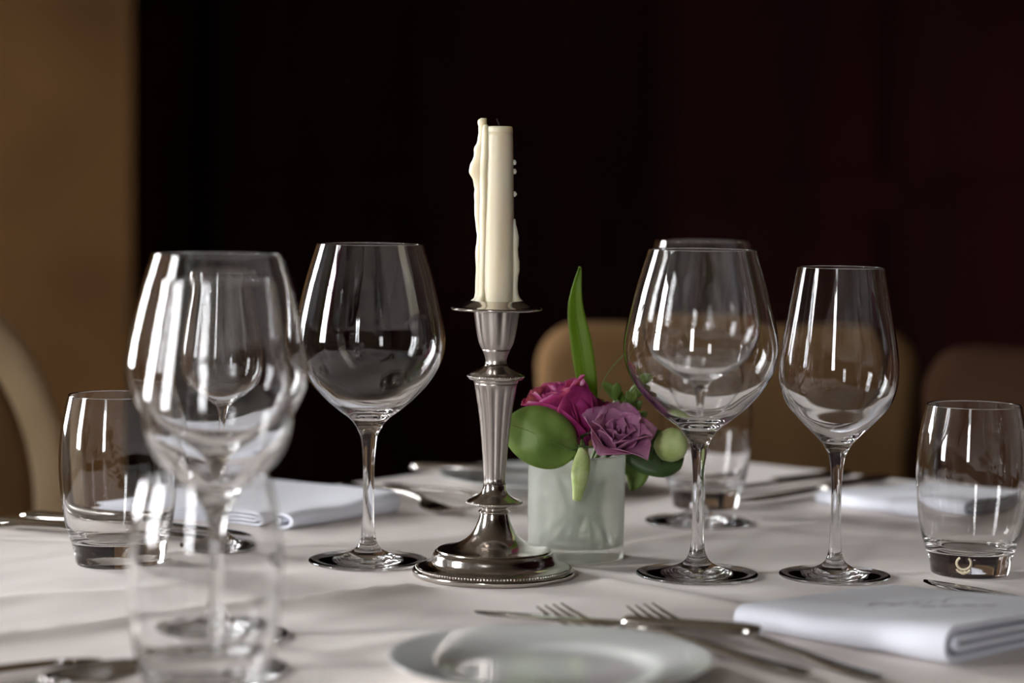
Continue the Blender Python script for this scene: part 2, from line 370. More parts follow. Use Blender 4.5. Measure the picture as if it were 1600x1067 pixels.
# ------------------------------------------------------------------ glasses
def chain(parts, n=7):
    """parts: [(name, [(r,z)...])]; one smooth curve through all points, cut into its parts"""
    pts = []; marks = []
    for nm, P in parts:
        pts += P; marks.append((nm, len(pts)-1))
    S = spline(pts, n); out = []; s0 = 0
    for nm, e in marks:
        out.append((nm, [tuple(p) for p in S[s0:e*n+1]])); s0 = e*n
    return out
def glass_thing(name, parts, seg=96, n=7):
    t = empty(name)
    for nm, P in chain(parts, n): lathe(nm, [(max(r,0), z) for r, z in P], 'glass', t, seg)
    return t
GOB = [('foot', [(0,.0012),(.015,.0010),(.034,.0003),(.0400,.0),(.0413,.0011),(.0402,.0021),(.031,.0031),(.018,.0052),(.0098,.0088),(.0062,.0140),(.0047,.0210)]),
       ('stem', [(.0040,.036),(.0038,.055),(.0041,.070),(.0052,.082),(.0068,.0895)]),
       ('bowl', [(.0125,.0985),(.0215,.1055),(.031,.1135),(.0415,.1250),(.0490,.1380),(.0520,.1515),(.0505,.1670),(.0447,.1930),(.0368,.2192),(.0364,.2199),(.0359,.2192),
                 (.0438,.1930),(.0495,.1672),(.0509,.1518),(.0479,.1388),(.0403,.1264),(.0297,.1156),(.0205,.1085),(.0110,.1036),(.0045,.1018),(0,.1014)])]
WIN = [('foot', [(0,.0012),(.014,.0010),(.031,.0003),(.0364,.0),(.0376,.0011),(.0366,.0020),(.028,.0030),(.016,.0050),(.0088,.0085),(.0057,.0130),(.0043,.0195)]),
       ('stem', [(.0036,.034),(.0034,.050),(.0037,.066),(.0046,.076),(.0060,.0825)]),
       ('bowl', [(.0095,.0895),(.0150,.0955),(.0258,.1062),(.0343,.1160),(.0388,.1270),(.0402,.1390),(.0391,.1530),(.0338,.1843),(.0295,.2085),(.0291,.2091),(.0287,.2085),
                 (.0329,.1843),(.0381,.1532),(.0391,.1395),(.0377,.1280),(.0330,.1177),(.0243,.1080),(.0138,.0985),(.0075,.0940),(.0030,.0925),(0,.0922)])]
TUM = [('base', [(0,.0012),(.020,.0009),(.0245,.0),(.0262,.0008),(.0268,.0030),(.0278,.0080),(.0289,.0125)]),
       ('wall', [(.0310,.0190),(.0334,.0270),(.0366,.0471),(.0380,.0700),(.0364,.0930),(.0319,.1152),(.0315,.1160),(.0309,.1152),(.0352,.0930),(.0367,.0700),(.0352,.0471),(.0317,.0285),(.0285,.0215),(.0245,.0180),(.0180,.0165),(0,.0160)])]
goblet = glass_thing('red_wine_glass', GOB); wine = glass_thing('white_wine_glass', WIN); tumbler = glass_thing('water_tumbler', TUM)
# small etched crest on the tumbler base
ring = []
bm = bmesh.new()
def add_ring(bm, c, r, w, th0, th1, n=20):
    vs = []
    for i in range(n+1):
        th = th0+(th1-th0)*i/n; row = []
        for rr in (r-w, r+w):
            x = c[0]+rr*math.cos(th); z = c[1]+rr*math.sin(th)
            R0 = .0268 + (z-.003)*.22 + .00012
            for dd in (0, .0003): row.append(bm.verts.new((x, -math.sqrt(max(R0*R0-x*x, 1e-8))-dd, z)))
        vs.append(row)
    for i in range(n):
        a, b = vs[i], vs[i+1]
        for q in ((a[1],a[3],b[3],b[1]), (a[0],a[1],b[1],b[0]), (a[3],a[2],b[2],b[3]), (a[2],a[0],b[0],b[2])): bm.faces.new(q)
add_ring(bm, (-.0095,.0112), .0045, .0008, PI*.7, PI*2.3); add_ring(bm, (-.0095,.0090), .0048, .0007, PI*1.15, PI*1.85); add_ring(bm, (-.0095,.0058), .0016, .0012, PI*1.0, PI*2.0, 8)
bmesh.ops.recalc_face_normals(bm, faces=bm.faces[:]); me = bpy.data.meshes.new('crest'); bm.to_mesh(me); bm.free()
cr = link('crest', me, 'emblem', tumbler); cr['label'] = 'small pale etched crest'
def place(proto, loc, label, cat, group, first=[], scale=1.0, rz=0):
    o = proto if proto not in first else dup(proto, (0,0,0))
    first.append(proto); o.location = (loc[0], loc[1], TZ+.0003); o.rotation_euler = (0,0,rz); o.scale = (scale,)*3
    return tag(o, label, cat, group)
G1, G2, G3 = 'red wine goblets', 'white wine glasses', 'water tumblers'
place(goblet, (.1268,1.5223), 'large round-bowled wine glass in focus, just right of the flower vase', 'wine glass', G1)
place(goblet, (-.0978,1.5606), 'large round-bowled wine glass just left of the candlestick', 'wine glass', G1)
place(goblet, (-.1683,1.296), 'largest-looking round-bowled wine glass at left, blurred, around the narrower glasses', 'wine glass', G1)
place(goblet, (.147,1.765), 'far blurred round-bowled wine glass seen through the goblet beside the flowers', 'wine glass', G1)
place(wine, (.2199,1.5239), 'narrow tapered wine glass in focus between the goblet and the right tumbler', 'wine glass', G2)
place(wine, (-.156,1.204), 'nearest and most blurred narrow wine glass at the front left', 'wine glass', G2)
place(wine, (-.2035,1.608), 'smaller far narrow wine glass seen through the left glasses', 'wine glass', G2, scale=.95)
place(tumbler, (.3151,1.5434), 'clear water tumbler with thick dark base at the right edge', 'tumbler', G3)
place(tumbler, (-.2691,1.54), 'clear water tumbler at left in front of the round-backed chair', 'tumbler', G3, rz=2.2)
place(tumbler, (-.149,1.105), 'very blurred water tumbler nearest the camera at the front left', 'tumbler', G3, rz=1.2)
place(tumbler, (.16,1.852), 'farthest blurred water tumbler behind the stem of the goblet by the flowers', 'tumbler', G3, rz=3.0)

# ------------------------------------------------------------------ candlestick and candle
cs = tag(empty('candlestick', (-.0105,1.515,TZ+.0003)), 'tarnished silver candlestick with fluted column and beaded rims', 'candlestick')
def L2(P, n=5): return [tuple(p) for p in spline(P, n)]
base = L2([(0,.0008),(.04,.0006),(.0535,.0)],3) + L2([(.0535,0),(.0546,.0008),(.0548,.0030),(.0538,.0042)],4) + L2([(.0538,.0042),(.0522,.0047),(.0508,.0060)],3) + \
       L2([(.0508,.0060),(.0480,.0068),(.0455,.0075),(.0432,.0088),(.0420,.0110),(.0410,.0140),(.0396,.0158)],5) + L2([(.0396,.0158),(.0385,.0160),(.0380,.0172),(.0366,.0176)],3) + \
       L2([(.0366,.0176),(.0300,.0190),(.0225,.0218),(.0165,.0262),(.0127,.0320),(.0106,.0375),(.0096,.0420)],6) + [(.0085,.0420),(0,.042)]
lathe('base', base, 'silver', cs, 96)
lathe('lower_knop', L2([(0,.0418),(.0100,.0418)],2)+L2([(.0100,.0418),(.0108,.0426),(.0100,.0436)],4)+L2([(.0100,.0436),(.0088,.0445),(.0095,.0456),(.0135,.0466),(.0178,.0478),(.0186,.0490),(.0178,.0502)],5)+
      L2([(.0178,.0502),(.0150,.0516),(.0112,.0536),(.0088,.0562),(.0078,.0592),(.0076,.0615)],5)+[(0,.0615)], 'silver', cs, 72)
flute = lambda th, z: 1.0 - .10*(.5+.5*math.cos(12*th+.6))**2 * min(1, max(0, (z-.062)/.006)) * min(1, max(0, (.1285-z)/.004))
lathe('column', L2([(0,.0612),(.0072,.0612)],2)+L2([(.0072,.0612),(.0088,.085),(.0112,.108),(.0137,.1235),(.0145,.1290)],6)+L2([(.0145,.1290),(.0150,.1305),(.0146,.1318),(0,.1318)],3), 'silver_satin', cs, 192, flute)
lathe('collar', L2([(0,.1312),(.0165,.1312),(.0184,.1320)],3)+L2([(.0184,.1320),(.0190,.1334),(.0182,.1348)],4)+L2([(.0182,.1348),(.0165,.1362),(.0125,.1382),(.0086,.1402),(.0076,.1420)],5)+[(0,.142)], 'silver', cs, 72)
lathe('nozzle', L2([(0,.1415),(.0074,.1415)],2)+L2([(.0074,.1415),(.0070,.1440),(.0076,.1470),(.0094,.1512)],5)+L2([(.0094,.1512),(.0118,.1560),(.0136,.1640),(.0149,.1725),(.0156,.1780)],5)+[(0,.178)], 'silver_satin', cs, 120,
      lambda th, z: 1.0 - .09*(.5+.5*math.cos(10*th+.5))**2*min(1, max(0, (z-.151)/.006)))
lathe('drip_pan', L2([(0,.1772),(.0175,.1772),(.0280,.1776),(.0300,.1780)],4)+L2([(.0300,.1780),(.0306,.1788),(.0300,.1797)],4)+L2([(.0300,.1797),(.0265,.1806),(.0215,.1828),(.0180,.1842),(.0165,.1838)],5)+L2([(.0165,.1838),(.0130,.1826),(0,.1824)],4), 'silver', cs, 80)
def beading(R, z, n, r):
    bm = bmesh.new()
    for i in range(n):
        a = 2*PI*i/n; bmesh.ops.create_icosphere(bm, subdivisions=1, radius=r, matrix=Matrix.Translation((R*math.cos(a), R*math.sin(a), z)))
    me = bpy.data.meshes.new('beading'); bm.to_mesh(me); bm.free(); o = link('beading', me, 'silver', cs); o['kind'] = 'stuff'
beading(.0518, .0051, 150, .00085); beading(.0184, .0488, 62, .0008); beading(.0187, .1336, 62, .0008)
ca = tag(empty('taper_candle', (-.0105,1.515,TZ+.1829)), 'cream taper candle, burnt down, with wax run down its sides', 'candle')
def crad(th, z):
    return 1 + .012*math.sin(6*th+.4) + .01*noise.noise((math.cos(th)*2, math.sin(th)*2, z*40))
lathe('candle_body', L2([(0,0),(.0108,0)],2)+L2([(.0108,0),(.0112,.01),(.0108,.05),(.0100,.09),(.0094,.113)],8)+L2([(.0094,.113),(.0091,.1163),(.0080,.1172),(.0055,.1160),(.0020,.1150),(0,.1149)],4), 'wax', ca, 64, crad)
tube('wick', [(0,0,.1145),(.0003,0,.1180),(-.0008,0,.1205),(-.0014,0,.1222)], .00055, 'wick', ca, seg=6)
def drip(th, prof, name='wax_drip', flat=.8):
    """prof: (z, how far it stands out, half width)"""
    S = spline([(z, o, w) for z, o, w in prof], 4); V = []; F = []; seg = 12; n = len(S)
    for i, (z, o_, w_) in enumerate(S):
        R0 = .0112 - .0018*z/.113
        o2 = max(o_ + .0006*noise.noise((z*260, th*9, 1)), .0002); w2 = max(w_ + .0005*noise.noise((z*220, th*9, 7)), .0002)
        for k in range(seg):
            a = 2*PI*k/seg; rr = R0 - .0012 + (o2*.5+.0012)*(1+math.cos(a)) ; tt = w2*math.sin(a)
            V.append((rr*math.cos(th)-tt*math.sin(th), rr*math.sin(th)+tt*math.cos(th), z))
    for i in range(n-1):
        for k in range(seg): F.append((i*seg+k, i*seg+(k+1)%seg, (i+1)*seg+(k+1)%seg, (i+1)*seg+k))
    F.append(tuple(range(seg-1,-1,-1))); F.append(tuple(range((n-1)*seg, n*seg)))
    me = pyd(name, V, F); bm = bmesh.new(); bm.from_mesh(me); bmesh.ops.recalc_face_normals(bm, faces=bm.faces[:]); bm.to_mesh(me); bm.free()
    link(name, me, 'wax', ca)
drip(PI*1.03, [(.0012,.0052,.004),(.004,.0026,.0035),(.02,.0022,.0032),(.034,.0028,.003),(.045,.0020,.003),(.058,.0040,.003),(.070,.0044,.0032),(.080,.0052,.0034),(.0865,.0082,.0035),(.092,.0078,.0034),(.097,.0055,.003),(.103,.0052,.003),(.109,.0030,.0026),(.1155,.0030,.0026),(.1205,.0036,.0024),(.1225,.0016,.0014)])
drip(PI*1.16, [(.001,.004,.004),(.006,.0014,.003),(.03,.0009,.0024),(.06,.0016,.003),(.085,.0024,.003),(.10,.002,.0028),(.114,.0014,.002),(.118,.0004,.001)])
drip(-.02, [(.0008,.0062,.004),(.004,.0030,.003),(.010,.0018,.0026),(.018,.0022,.0024),(.026,.0030,.0026),(.034,.0020,.0024),(.042,.0026,.0022),(.050,.0014,.0016),(.056,.0004,.001)])
drip(PI*.5, [(.001,.005,.005),(.006,.002,.004),(.04,.001,.003),(.09,.0015,.003),(.114,.001,.002)])
for z, o_ in ((.0935,.0011),(.0875,.0012),(.0725,.0013)): drip(.02, [(z-.0018,.0002,.0005),(z,o_,.0013),(z+.0018,.0002,.0005)])

# ------------------------------------------------------------------ plates
def plate(loc, label):
    t = tag(empty('bread_plate', (loc[0], loc[1], TZ+.0005)), label, 'plate', 'white bread plates')
    lathe('dish', [(r, z*.74) for r, z in L2([(0,.0022),(.046,.0022)],2)+L2([(.046,.0022),(.0475,.0),(.0500,.0),(.0512,.0028)],3)+L2([(.0512,.0028),(.0600,.0070),(.0720,.0115),(.0845,.0150)],5)+L2([(.0845,.0150),(.0860,.0158),(.0858,.0168),(.0840,.0166)],4)+
          L2([(.0840,.0166),(.0700,.0138),(.0600,.0112),(.0540,.0078),(.0490,.0058),(.0400,.0052),(0,.0050)],5)], 'porcelain', t, 96)
plate((.0227,1.1917), 'white bread plate in the foreground beside the forks'); plate((.025,1.955), 'far blurred white bread plate behind the candlestick and vase')

# ------------------------------------------------------------------ cutlery (local: +X towards the tip, resting at z = 0)
def fork(L_=.205):
    t = empty('fork')
    sweep('handle', [((x,0,z),w_,h_) for x,z,w_,h_ in ((0,.0032,.003,.0008),(.002,.0032,.0062,.0014),(.012,.0032,.0088,.0018),(.03,.0036,.0078,.0019),(.07,.0065,.0045,.0020),(.105,.0088,.0030,.0021),(.128,.0078,.0031,.0020),(.138,.0060,.0048,.0017))], 'steel', t, 14)
    sweep('head', [((x,0,z),w_,h_) for x,z,w_,h_ in ((.136,.0064,.0042,.0017),(.143,.0050,.0085,.0013),(.150,.0036,.0118,.0011),(.158,.0026,.0124,.0010),(.161,.0024,.0122,.0009))], 'steel', t, 14, 2.6)
    for i in range(4):
        y = (i-1.5)*.0068
        sweep('tine', [((x,y*k,z),w_,h_) for x,k,z,w_,h_ in ((.158,1,.0026,.0024,.0010),(.165,1,.0024,.0019,.0010),(.180,.99,.0036,.0017,.0009),(.195,.97,.0068,.0013,.0008),(L_,.95,.0100,.0006,.0004))], 'steel', t, 8)
    return t
def knife(L_=.22, k=1.0):
    t = empty('table_knife'); s = L_/.22
    sweep('handle', [((x*s,0,.0042),w_*k,h_) for x,w_,h_ in ((0,.004,.0018),(.003,.0080,.0032),(.014,.0092,.0040),(.05,.0074,.0038),(.085,.0064,.0037),(.097,.0072,.0039),(.100,.0062,.0030))], 'steel', t, 14)
    sweep('blade', [((x*s,y*k,.0030),w_*k,h_) for x,y,w_,h_ in ((.098,0,.0058,.0018),(.106,0,.0085,.0013),(.14,.0005,.0098,.0011),(.18,.0005,.0100,.0010),(.203,-.0005,.0085,.0008),(.214,-.003,.0050,.0006),(.220,-.0055,.0012,.0003))], 'steel', t, 12)
    return t
def spoon():
    t = empty('spoon')
    sweep('handle', [((x,0,z),w_,h_) for x,z,w_,h_ in ((0,.003,.003,.0008),(.002,.003,.0060,.0014),(.012,.003,.0082,.0018),(.05,.0050,.0052,.0019),(.10,.0085,.0030,.0020),(.13,.0080,.0032,.0019),(.142,.0062,.0050,.0014))], 'steel', t, 14)
    V = []; F = []; n, sg = 8, 24
    for lay in (0, 1):
        for i in range(n+1):
            q = i/n
            for k in range(sg):
                a = 2*PI*k/sg; V.append((.172+.034*q*math.cos(a), .020*q*math.sin(a)*(1-.12*math.cos(a)), .0012+lay*.0012+.0068*q*q))
    o2 = (n+1)*sg
    for i in range(n):
        for k in range(sg):
            k2 = (k+1)%sg; F.append((i*sg+k2,i*sg+k,(i+1)*sg+k,(i+1)*sg+k2)); F.append((o2+i*sg+k,o2+i*sg+k2,o2+(i+1)*sg+k2,o2+(i+1)*sg+k))
    for k in range(sg): k2 = (k+1)%sg; F.append((n*sg+k2,n*sg+k,o2+n*sg+k,o2+n*sg+k2))
    link('bowl', pyd('bowl', V, F), 'steel', t)
    return t
def lay(o, end, tip, label, cat, group, dz=0.0):
    d = Vector(tip)-Vector(end); L0 = .205
    o.location = (end[0], end[1], TZ+.0012+dz); o.rotation_euler = (0,0,math.atan2(d.y,d.x)); return tag(o, label, cat, group)
GF, GK = 'dinner forks', 'table knives'
f0 = fork(); lay(f0, (.1593,1.193), (.0256,1.3452), 'dinner fork nearest the foreground bread plate, tines pointing away', 'fork', GF)
lay(dup(f0,(0,0,0)), (.196,1.184), (.078,1.3528), 'dinner fork between the bread plate fork and the folded napkin', 'fork', GF)
lay(dup(f0,(0,0,0)), (-.106,1.938), (.0164,1.785), 'far blurred dinner fork beside the far bread plate', 'fork', GF)
lay(dup(f0,(0,0,0)), (-.140,1.935), (-.036,1.765), 'far blurred dinner fork next to the far left napkin', 'fork', GF)
k0 = knife(.185, .8); lay(k0, (.1412,1.2544), (-.0209,1.3405), 'butter knife lying across the forks behind the foreground plate', 'knife', GK, .0096).rotation_euler[1] = math.radians(2.0)
lay(dup(k0,(0,0,0)), (-.0869,1.965), (.08,1.935), 'far blurred butter knife resting across the far bread plate', 'knife', GK, .0116)
k1 = knife(); lay(k1, (.411,1.319), (.2704,1.4896), 'table knife between the right tumbler and the folded napkin', 'knife', GK)
lay(dup(k1,(0,0,0)), (-.392,1.700), (-.235,1.624), 'bright table knife behind the left tumbler, nearer of two', 'knife', GK)
lay(dup(k1,(0,0,0)), (-.372,1.728), (-.20,1.648), 'bright table knife behind the left tumbler, farther of two', 'knife', GK)
lay(dup(k1,(0,0,0)), (.335,2.02), (.195,1.865), 'far blurred table knife behind the narrow wine glass stem', 'knife', GK)
lay(dup(k1,(0,0,0)), (.305,2.045), (.165,1.92), 'far blurred table knife nearest the far right table edge', 'knife', GK)
lay(dup(k1,(0,0,0)), (-.400,1.085), (-.255,1.190), 'very blurred table knife at the extreme bottom left corner', 'knife', GK)
s0 = spoon(); lay(dup(s0,(0,0,0)), (-.322,1.025), (-.188,1.18), 'very blurred spoon bowl at the bottom edge beside the near tumbler', 'spoon', 'spoons'); lay(s0, (-.455,1.655), (-.285,1.640), 'spoon at the left edge in front of the two table knives', 'spoon', 'spoons')

# ------------------------------------------------------------------ napkins
def napkin(A_, B_, C_, D_, H_, label, ne=18, seed=0.0):
    """A-B: the folded edge, D and C behind them; one cloth folded over and in again"""
    A_, B_, C_, D_ = [Vector(p) for p in (A_, B_, C_, D_)]; lg = ((D_-A_).length+(C_-B_).length)/2
    h = H_; t = h*.085; z1, z2, z3, z4 = t*1.05, h*.36, h*.62, h-t
    cl = [(lg, z4)] + [(lg*(1-i/10), z4) for i in range(1, 9)] + [(h*.55, z4)]
    for k in range(1, 8): a = PI/2+PI*k/8; cl.append((h*.5+h*.5*math.cos(a), (z1+z4)/2+(z4-z1)/2*math.sin(a)))
    cl += [(h*.55, z1)] + [(lg*i/10, z1) for i in range(2, 10)] + [(lg*.975, z1)]
    for k in range(1, 4): a = -PI/2+PI*k/4; cl.append((lg*.975+(z2-z1)/2*math.cos(a), (z1+z2)/2+(z2-z1)/2*math.sin(a)))
    cl += [(lg*.975, z2)] + [(lg*(1-i/10), z2) for i in range(1, 9)] + [(h*.75, z2)]
    for k in range(1, 4): a = PI/2*3-PI*k/4; cl.append((h*.75+(z3-z2)/2*math.cos(a), (z2+z3)/2+(z3-z2)/2*math.sin(a)))
    cl += [(h*.75, z3)] + [(lg*i/10, z3) for i in range(2, 10)] + [(lg*.98, z3)]
    n = len(cl); P = [Vector(c) for c in cl]; L_ = []; R_ = []
    for i in range(n):
        d = (P[min(i+1,n-1)]-P[max(i-1,0)]).normalized(); nn = Vector((-d.y, d.x)); L_.append(P[i]+nn*t); R_.append(P[i]-nn*t)
    out = L_ + R_[::-1]; m_ = len(out); V = []; F = []
    org = (A_+B_+C_+D_)/4
    for j in range(ne+1):
        e = j/ne
        for g, z in out:
            q = g/lg; p = (A_*(1-e)+B_*e)*(1-q) + (D_*(1-e)+C_*e)*q
            s = .80 + .36*e - .30*q + .10*noise.noise((e*3+seed, q*2, seed)) + .10*math.exp(-((e-.5)/.5)**2*4)*(-1)*(1-q)
            p = p + (A_-D_).normalized()*(.0025*noise.noise((e*5, seed, 2)))
            V.append((p.x-org.x, p.y-org.y, max(z, .0)*s))
    for j in range(ne):
        for k in range(m_): F.append((j*m_+k, j*m_+(k+1)%m_, (j+1)*m_+(k+1)%m_, (j+1)*m_+k))
    F.append(tuple(range(m_))); F.append(tuple(range((ne+1)*m_-1, ne*m_-1, -1)))
    me = pyd('napkin', V, F); bm = bmesh.new(); bm.from_mesh(me); bmesh.ops.recalc_face_normals(bm, faces=bm.faces[:]); bm.to_mesh(me); bm.free()
    root = tag(empty('napkin', (org.x, org.y, TZ+.0006)), label, 'napkin', 'folded white napkins')
    link('folded_cloth', me, 'napkin', root, sharp=60)
    return root, org
nr, no = napkin((.1346,1.332), (.2393,1.2342), (.349,1.342), (.245,1.4396), .0185, 'folded white napkin with a faint monogram at the lower right', seed=1.3)
napkin((-.164,1.699), (-.0874,1.7945), (-.196,1.893), (-.322,1.748), .0150, 'folded white napkin at far left behind the wine glasses', seed=4.1)
napkin((.253,1.868), (.355,1.765), (.452,1.857), (.35,1.955), .0150, 'far blurred white napkin behind the right tumbler', seed=7.7)
# embroidered monogram on the near napkin: a script flourish over a row of small blocks
dep = bpy.context.evaluated_depsgraph_get(); 
from mathutils.bvhtree import BVHTree
bv = BVHTree.FromObject([c for c in nr.children][0], dep)
ex = Vector((.0,0)); E1 = (Vector((.2393,1.2342))-Vector((.1346,1.332))).normalized(); E2 = Vector((-E1.y, E1.x))
R2_ = Matrix(((E1.x, E2.x), (E1.y, E2.y)))
def on_top(a, b):
    p = Vector((.007, .004)) + Vector((a, b))
    hit = bv.ray_cast(Vector((p.x, p.y, .1)), Vector((0,0,-1)))
    z = hit[0].z if hit[0] else .014
    return Vector((p.x, p.y, z+.00015))
bm = bmesh.new()
def stroke(pts, w_):
    S = spline([(x,y,0) for x,y in pts], 6); prev = None
    for i, s in enumerate(S):
        d = (S[min(i+1,len(S)-1)]-S[max(i-1,0)]).normalized(); nn = Vector((-d.y,d.x,0))*w_
        row = [bm.verts.new(on_top((s+nn).x,(s+nn).y)), bm.verts.new(on_top((s-nn).x,(s-nn).y))]
        if prev: bm.faces.new((prev[0],prev[1],row[1],row[0]))
        prev = row
stroke([(-.034,.006),(-.026,.016),(-.018,.006),(-.024,-.002),(-.016,.004),(-.009,.016),(-.003,.010),(-.008,.002),(.000,.004),(.008,.018),(.014,.008)], .0007)
stroke([(-.036,-.002),(-.028,.010),(-.014,.012),(.004,.022)], .0006); stroke([(.010,.002),(.018,.026),(.032,.030),(.040,.018)], .0006)
for i in range(4): x = -.006+i*.012; stroke([(x,-.012),(x+.0045,-.0115),(x+.009,-.011)], .0032)
me = bpy.data.meshes.new('monogram'); bmesh.ops.recalc_face_normals(bm, faces=bm.faces[:]); bm.to_mesh(me); bm.free()
mo = link('monogram', me, 'monogram', nr); mo['label'] = 'faint grey embroidered monogram'

# ------------------------------------------------------------------ vase and flowers
VX, VY = .0465, 1.587
va = tag(empty('flower_vase', (VX, VY, TZ+.0004)), 'small frosted glass cylinder vase holding flowers', 'vase')
RV = .0342
lathe('vase_body', L2([(0,.0008),(.030,.0006),(.0322,.0)],3)+L2([(.0322,0),(.0336,.0012),(RV-.0006,.004),(RV-.0003,.04),(RV,.0728)],5)+L2([(RV,.0728),(RV-.0008,.0742),(RV-.0022,.0742),(RV-.0030,.0728)],4)+
      L2([(RV-.0030,.0728),(RV-.0033,.04),(RV-.0036,.014),(RV-.0050,.0104),(.026,.0098),(0,.0096)],5), 'frosted', va, 96)
rw = RV-.0042
wt = lathe('water', L2([(0,.0102),(.024,.0104),(rw-.0012,.0112),(rw-.0002,.016),(rw,.04),(rw+.0002,.0600)],5)+L2([(rw+.0002,.0600),(rw-.002,.0593),(0,.0592)],3), 'water', None, 64, loc=(VX,VY,TZ+.0004))
tag(wt, 'clear water inside the frosted vase', 'water')
def P3(px, py, pz): return Vector((px, py, TZ+pz))
def petal_mesh(Lp, Wp, cup, curl, ruff, seed, thick=.0005, tw=0.0):
    """along +Z from the base; opens towards +X; cup bends sides in, curl rolls the lip outwards"""
    nu, nv = 8, 10; V = []; F = []
    for layer in (0, 1):
        for j in range(nv+1):
            t = j/nv; wd = Wp*(math.sin(PI*min(1, .12+.80*t))**.75) * (1 if t < .85 else 1-.35*((t-.85)/.15)**2)
            for i in range(nu+1):
                s = i/nu*2-1
                x = cup*Lp*(t**1.0)*.5 - .30*Wp*(1-abs(s)**2)*-1*0
                x = -Wp*.55*(s*s)*(1-.6*t) + cup*Lp*t*t*.55 + curl*Lp*max(0, t-.62)**1.5*2.2 + ruff*Lp*noise.noise((s*1.8+seed, t*2.2, seed))*t
                z = Lp*t - curl*Lp*max(0, t-.72)**1.6*1.1*1.2 + ruff*.8*Lp*noise.noise((s*2.5, seed*1.7, t))*t*t
                y = wd*s + tw*Lp*t*t
                V.append((x + layer*thick, y, z))
    m_ = (nv+1)*(nu+1)
    idx = lambda l, j, i: l*m_+j*(nu+1)+i
    for j in range(nv):
        for i in range(nu):
            F.append((idx(0,j,i),idx(0,j+1,i),idx(0,j+1,i+1),idx(0,j,i+1))); F.append((idx(1,j,i),idx(1,j,i+1),idx(1,j+1,i+1),idx(1,j+1,i)))
    for j in range(nv):
        F.append((idx(0,j,0),idx(1,j,0),idx(1,j+1,0),idx(0,j+1,0))); F.append((idx(0,j,nu),idx(0,j+1,nu),idx(1,j+1,nu),idx(1,j,nu)))
    for i in range(nu):
        F.append((idx(0,0,i),idx(0,0,i+1),idx(1,0,i+1),idx(1,0,i))); F.append((idx(0,nv,i),idx(1,nv,i),idx(1,nv,i+1),idx(0,nv,i+1)))
    return pyd('petal', V, F)
def flower(name, label, head, axis_, whorls, m, stem_pts, size, sepals=5):
    """head: world point of the flower's base; axis_: the way it opens; whorls: (count, length, width, tilt, cup, curl, ruffle, start)"""
    t = tag(empty(name, head), label, 'flower', 'flowers in the vase')
    q = Vector(axis_).normalized().to_track_quat('Z', 'Y').to_matrix().to_4x4(); sd = 0
    for cnt, Lp, Wp, tilt, cup, curl, ruff, st0, rb in whorls:
        for k in range(cnt):
            sd += 1; a = st0 + 2*PI*k/cnt + random.uniform(-.12,.12); tl = tilt + random.uniform(-.09,.09)
            me = petal_mesh(Lp*size*random.uniform(.93,1.06), Wp*size, cup, curl, ruff, sd*1.37, tw=random.uniform(-.1,.1))
            o = link('petal', me, m, t); o.matrix_local = q @ Matrix.Rotation(a, 4, 'Z') @ Matrix.Translation((rb*size,0,0)) @ Matrix.Rotation(tl, 4, 'Y')
    for k in range(sepals):
        me = petal_mesh(.5*size, .10*size, .3, .3, .05, k*2.1); o = link('sepal', me, 'leaf_dark', t)
        o.matrix_local = q @ Matrix.Rotation(2*PI*k/sepals+.3, 4, 'Z') @ Matrix.Translation((.04*size,0,-.06*size)) @ Matrix.Rotation(.75, 4, 'Y')
    hd = Vector(head); tube('stem', [Vector(p)-hd for p in stem_pts], .0014, 'stem', t)
    return t
ROSE = [(3,.80,.24,-.14,.04,.0,.04,.2,.02),(4,.86,.32,-.02,.05,.08,.05,1.2,.05),(5,.90,.38,.12,.06,.16,.06,.5,.08),(5,.92,.44,.26,.08,.28,.06,.9,.10)]
OPEN = [(3,.68,.22,-.08,.06,.05,.05,.2,.02),(4,.78,.32,.10,.1,.18,.06,1.0,.05),(5,.90,.42,.36,.12,.3,.07,.5,.08),(5,1.0,.50,.72,.15,.42,.08,.1,.10)]
flower('magenta_flower', 'deep magenta ruffled flower at the left of the vase', P3(.0475,1.577,.081), (-.42,-.12,.90), ROSE+[(1,.95,.34,.75,.1,.3,.06,-1.57,.1)], 'magenta',
       [P3(.0475,1.577,.083), P3(.048,1.580,.072), P3(.056,1.590,.040), P3(.062,1.590,.0125)], .054)
flower('mauve_flower', 'pale mauve ruffled flower leaning over the vase front', P3(.0700,1.564,.080), (.22,-.55,.72), OPEN, 'mauve',
       [P3(.0700,1.564,.080), P3(.061,1.574,.0765), P3(.048,1.584,.040), P3(.036,1.590,.0125)], .034)
flower('magenta_flower', 'small magenta half-open flower between the two larger blooms', P3(.0640,1.597,.088), (.25,-.05,.95), ROSE[:2]+[(3,.9,.28,.25,.15,.25,.08,.9,.08)], 'magenta',
       [P3(.064,1.597,.090), P3(.058,1.597,.07), P3(.048,1.597,.04), P3(.030,1.600,.0125)], .026)
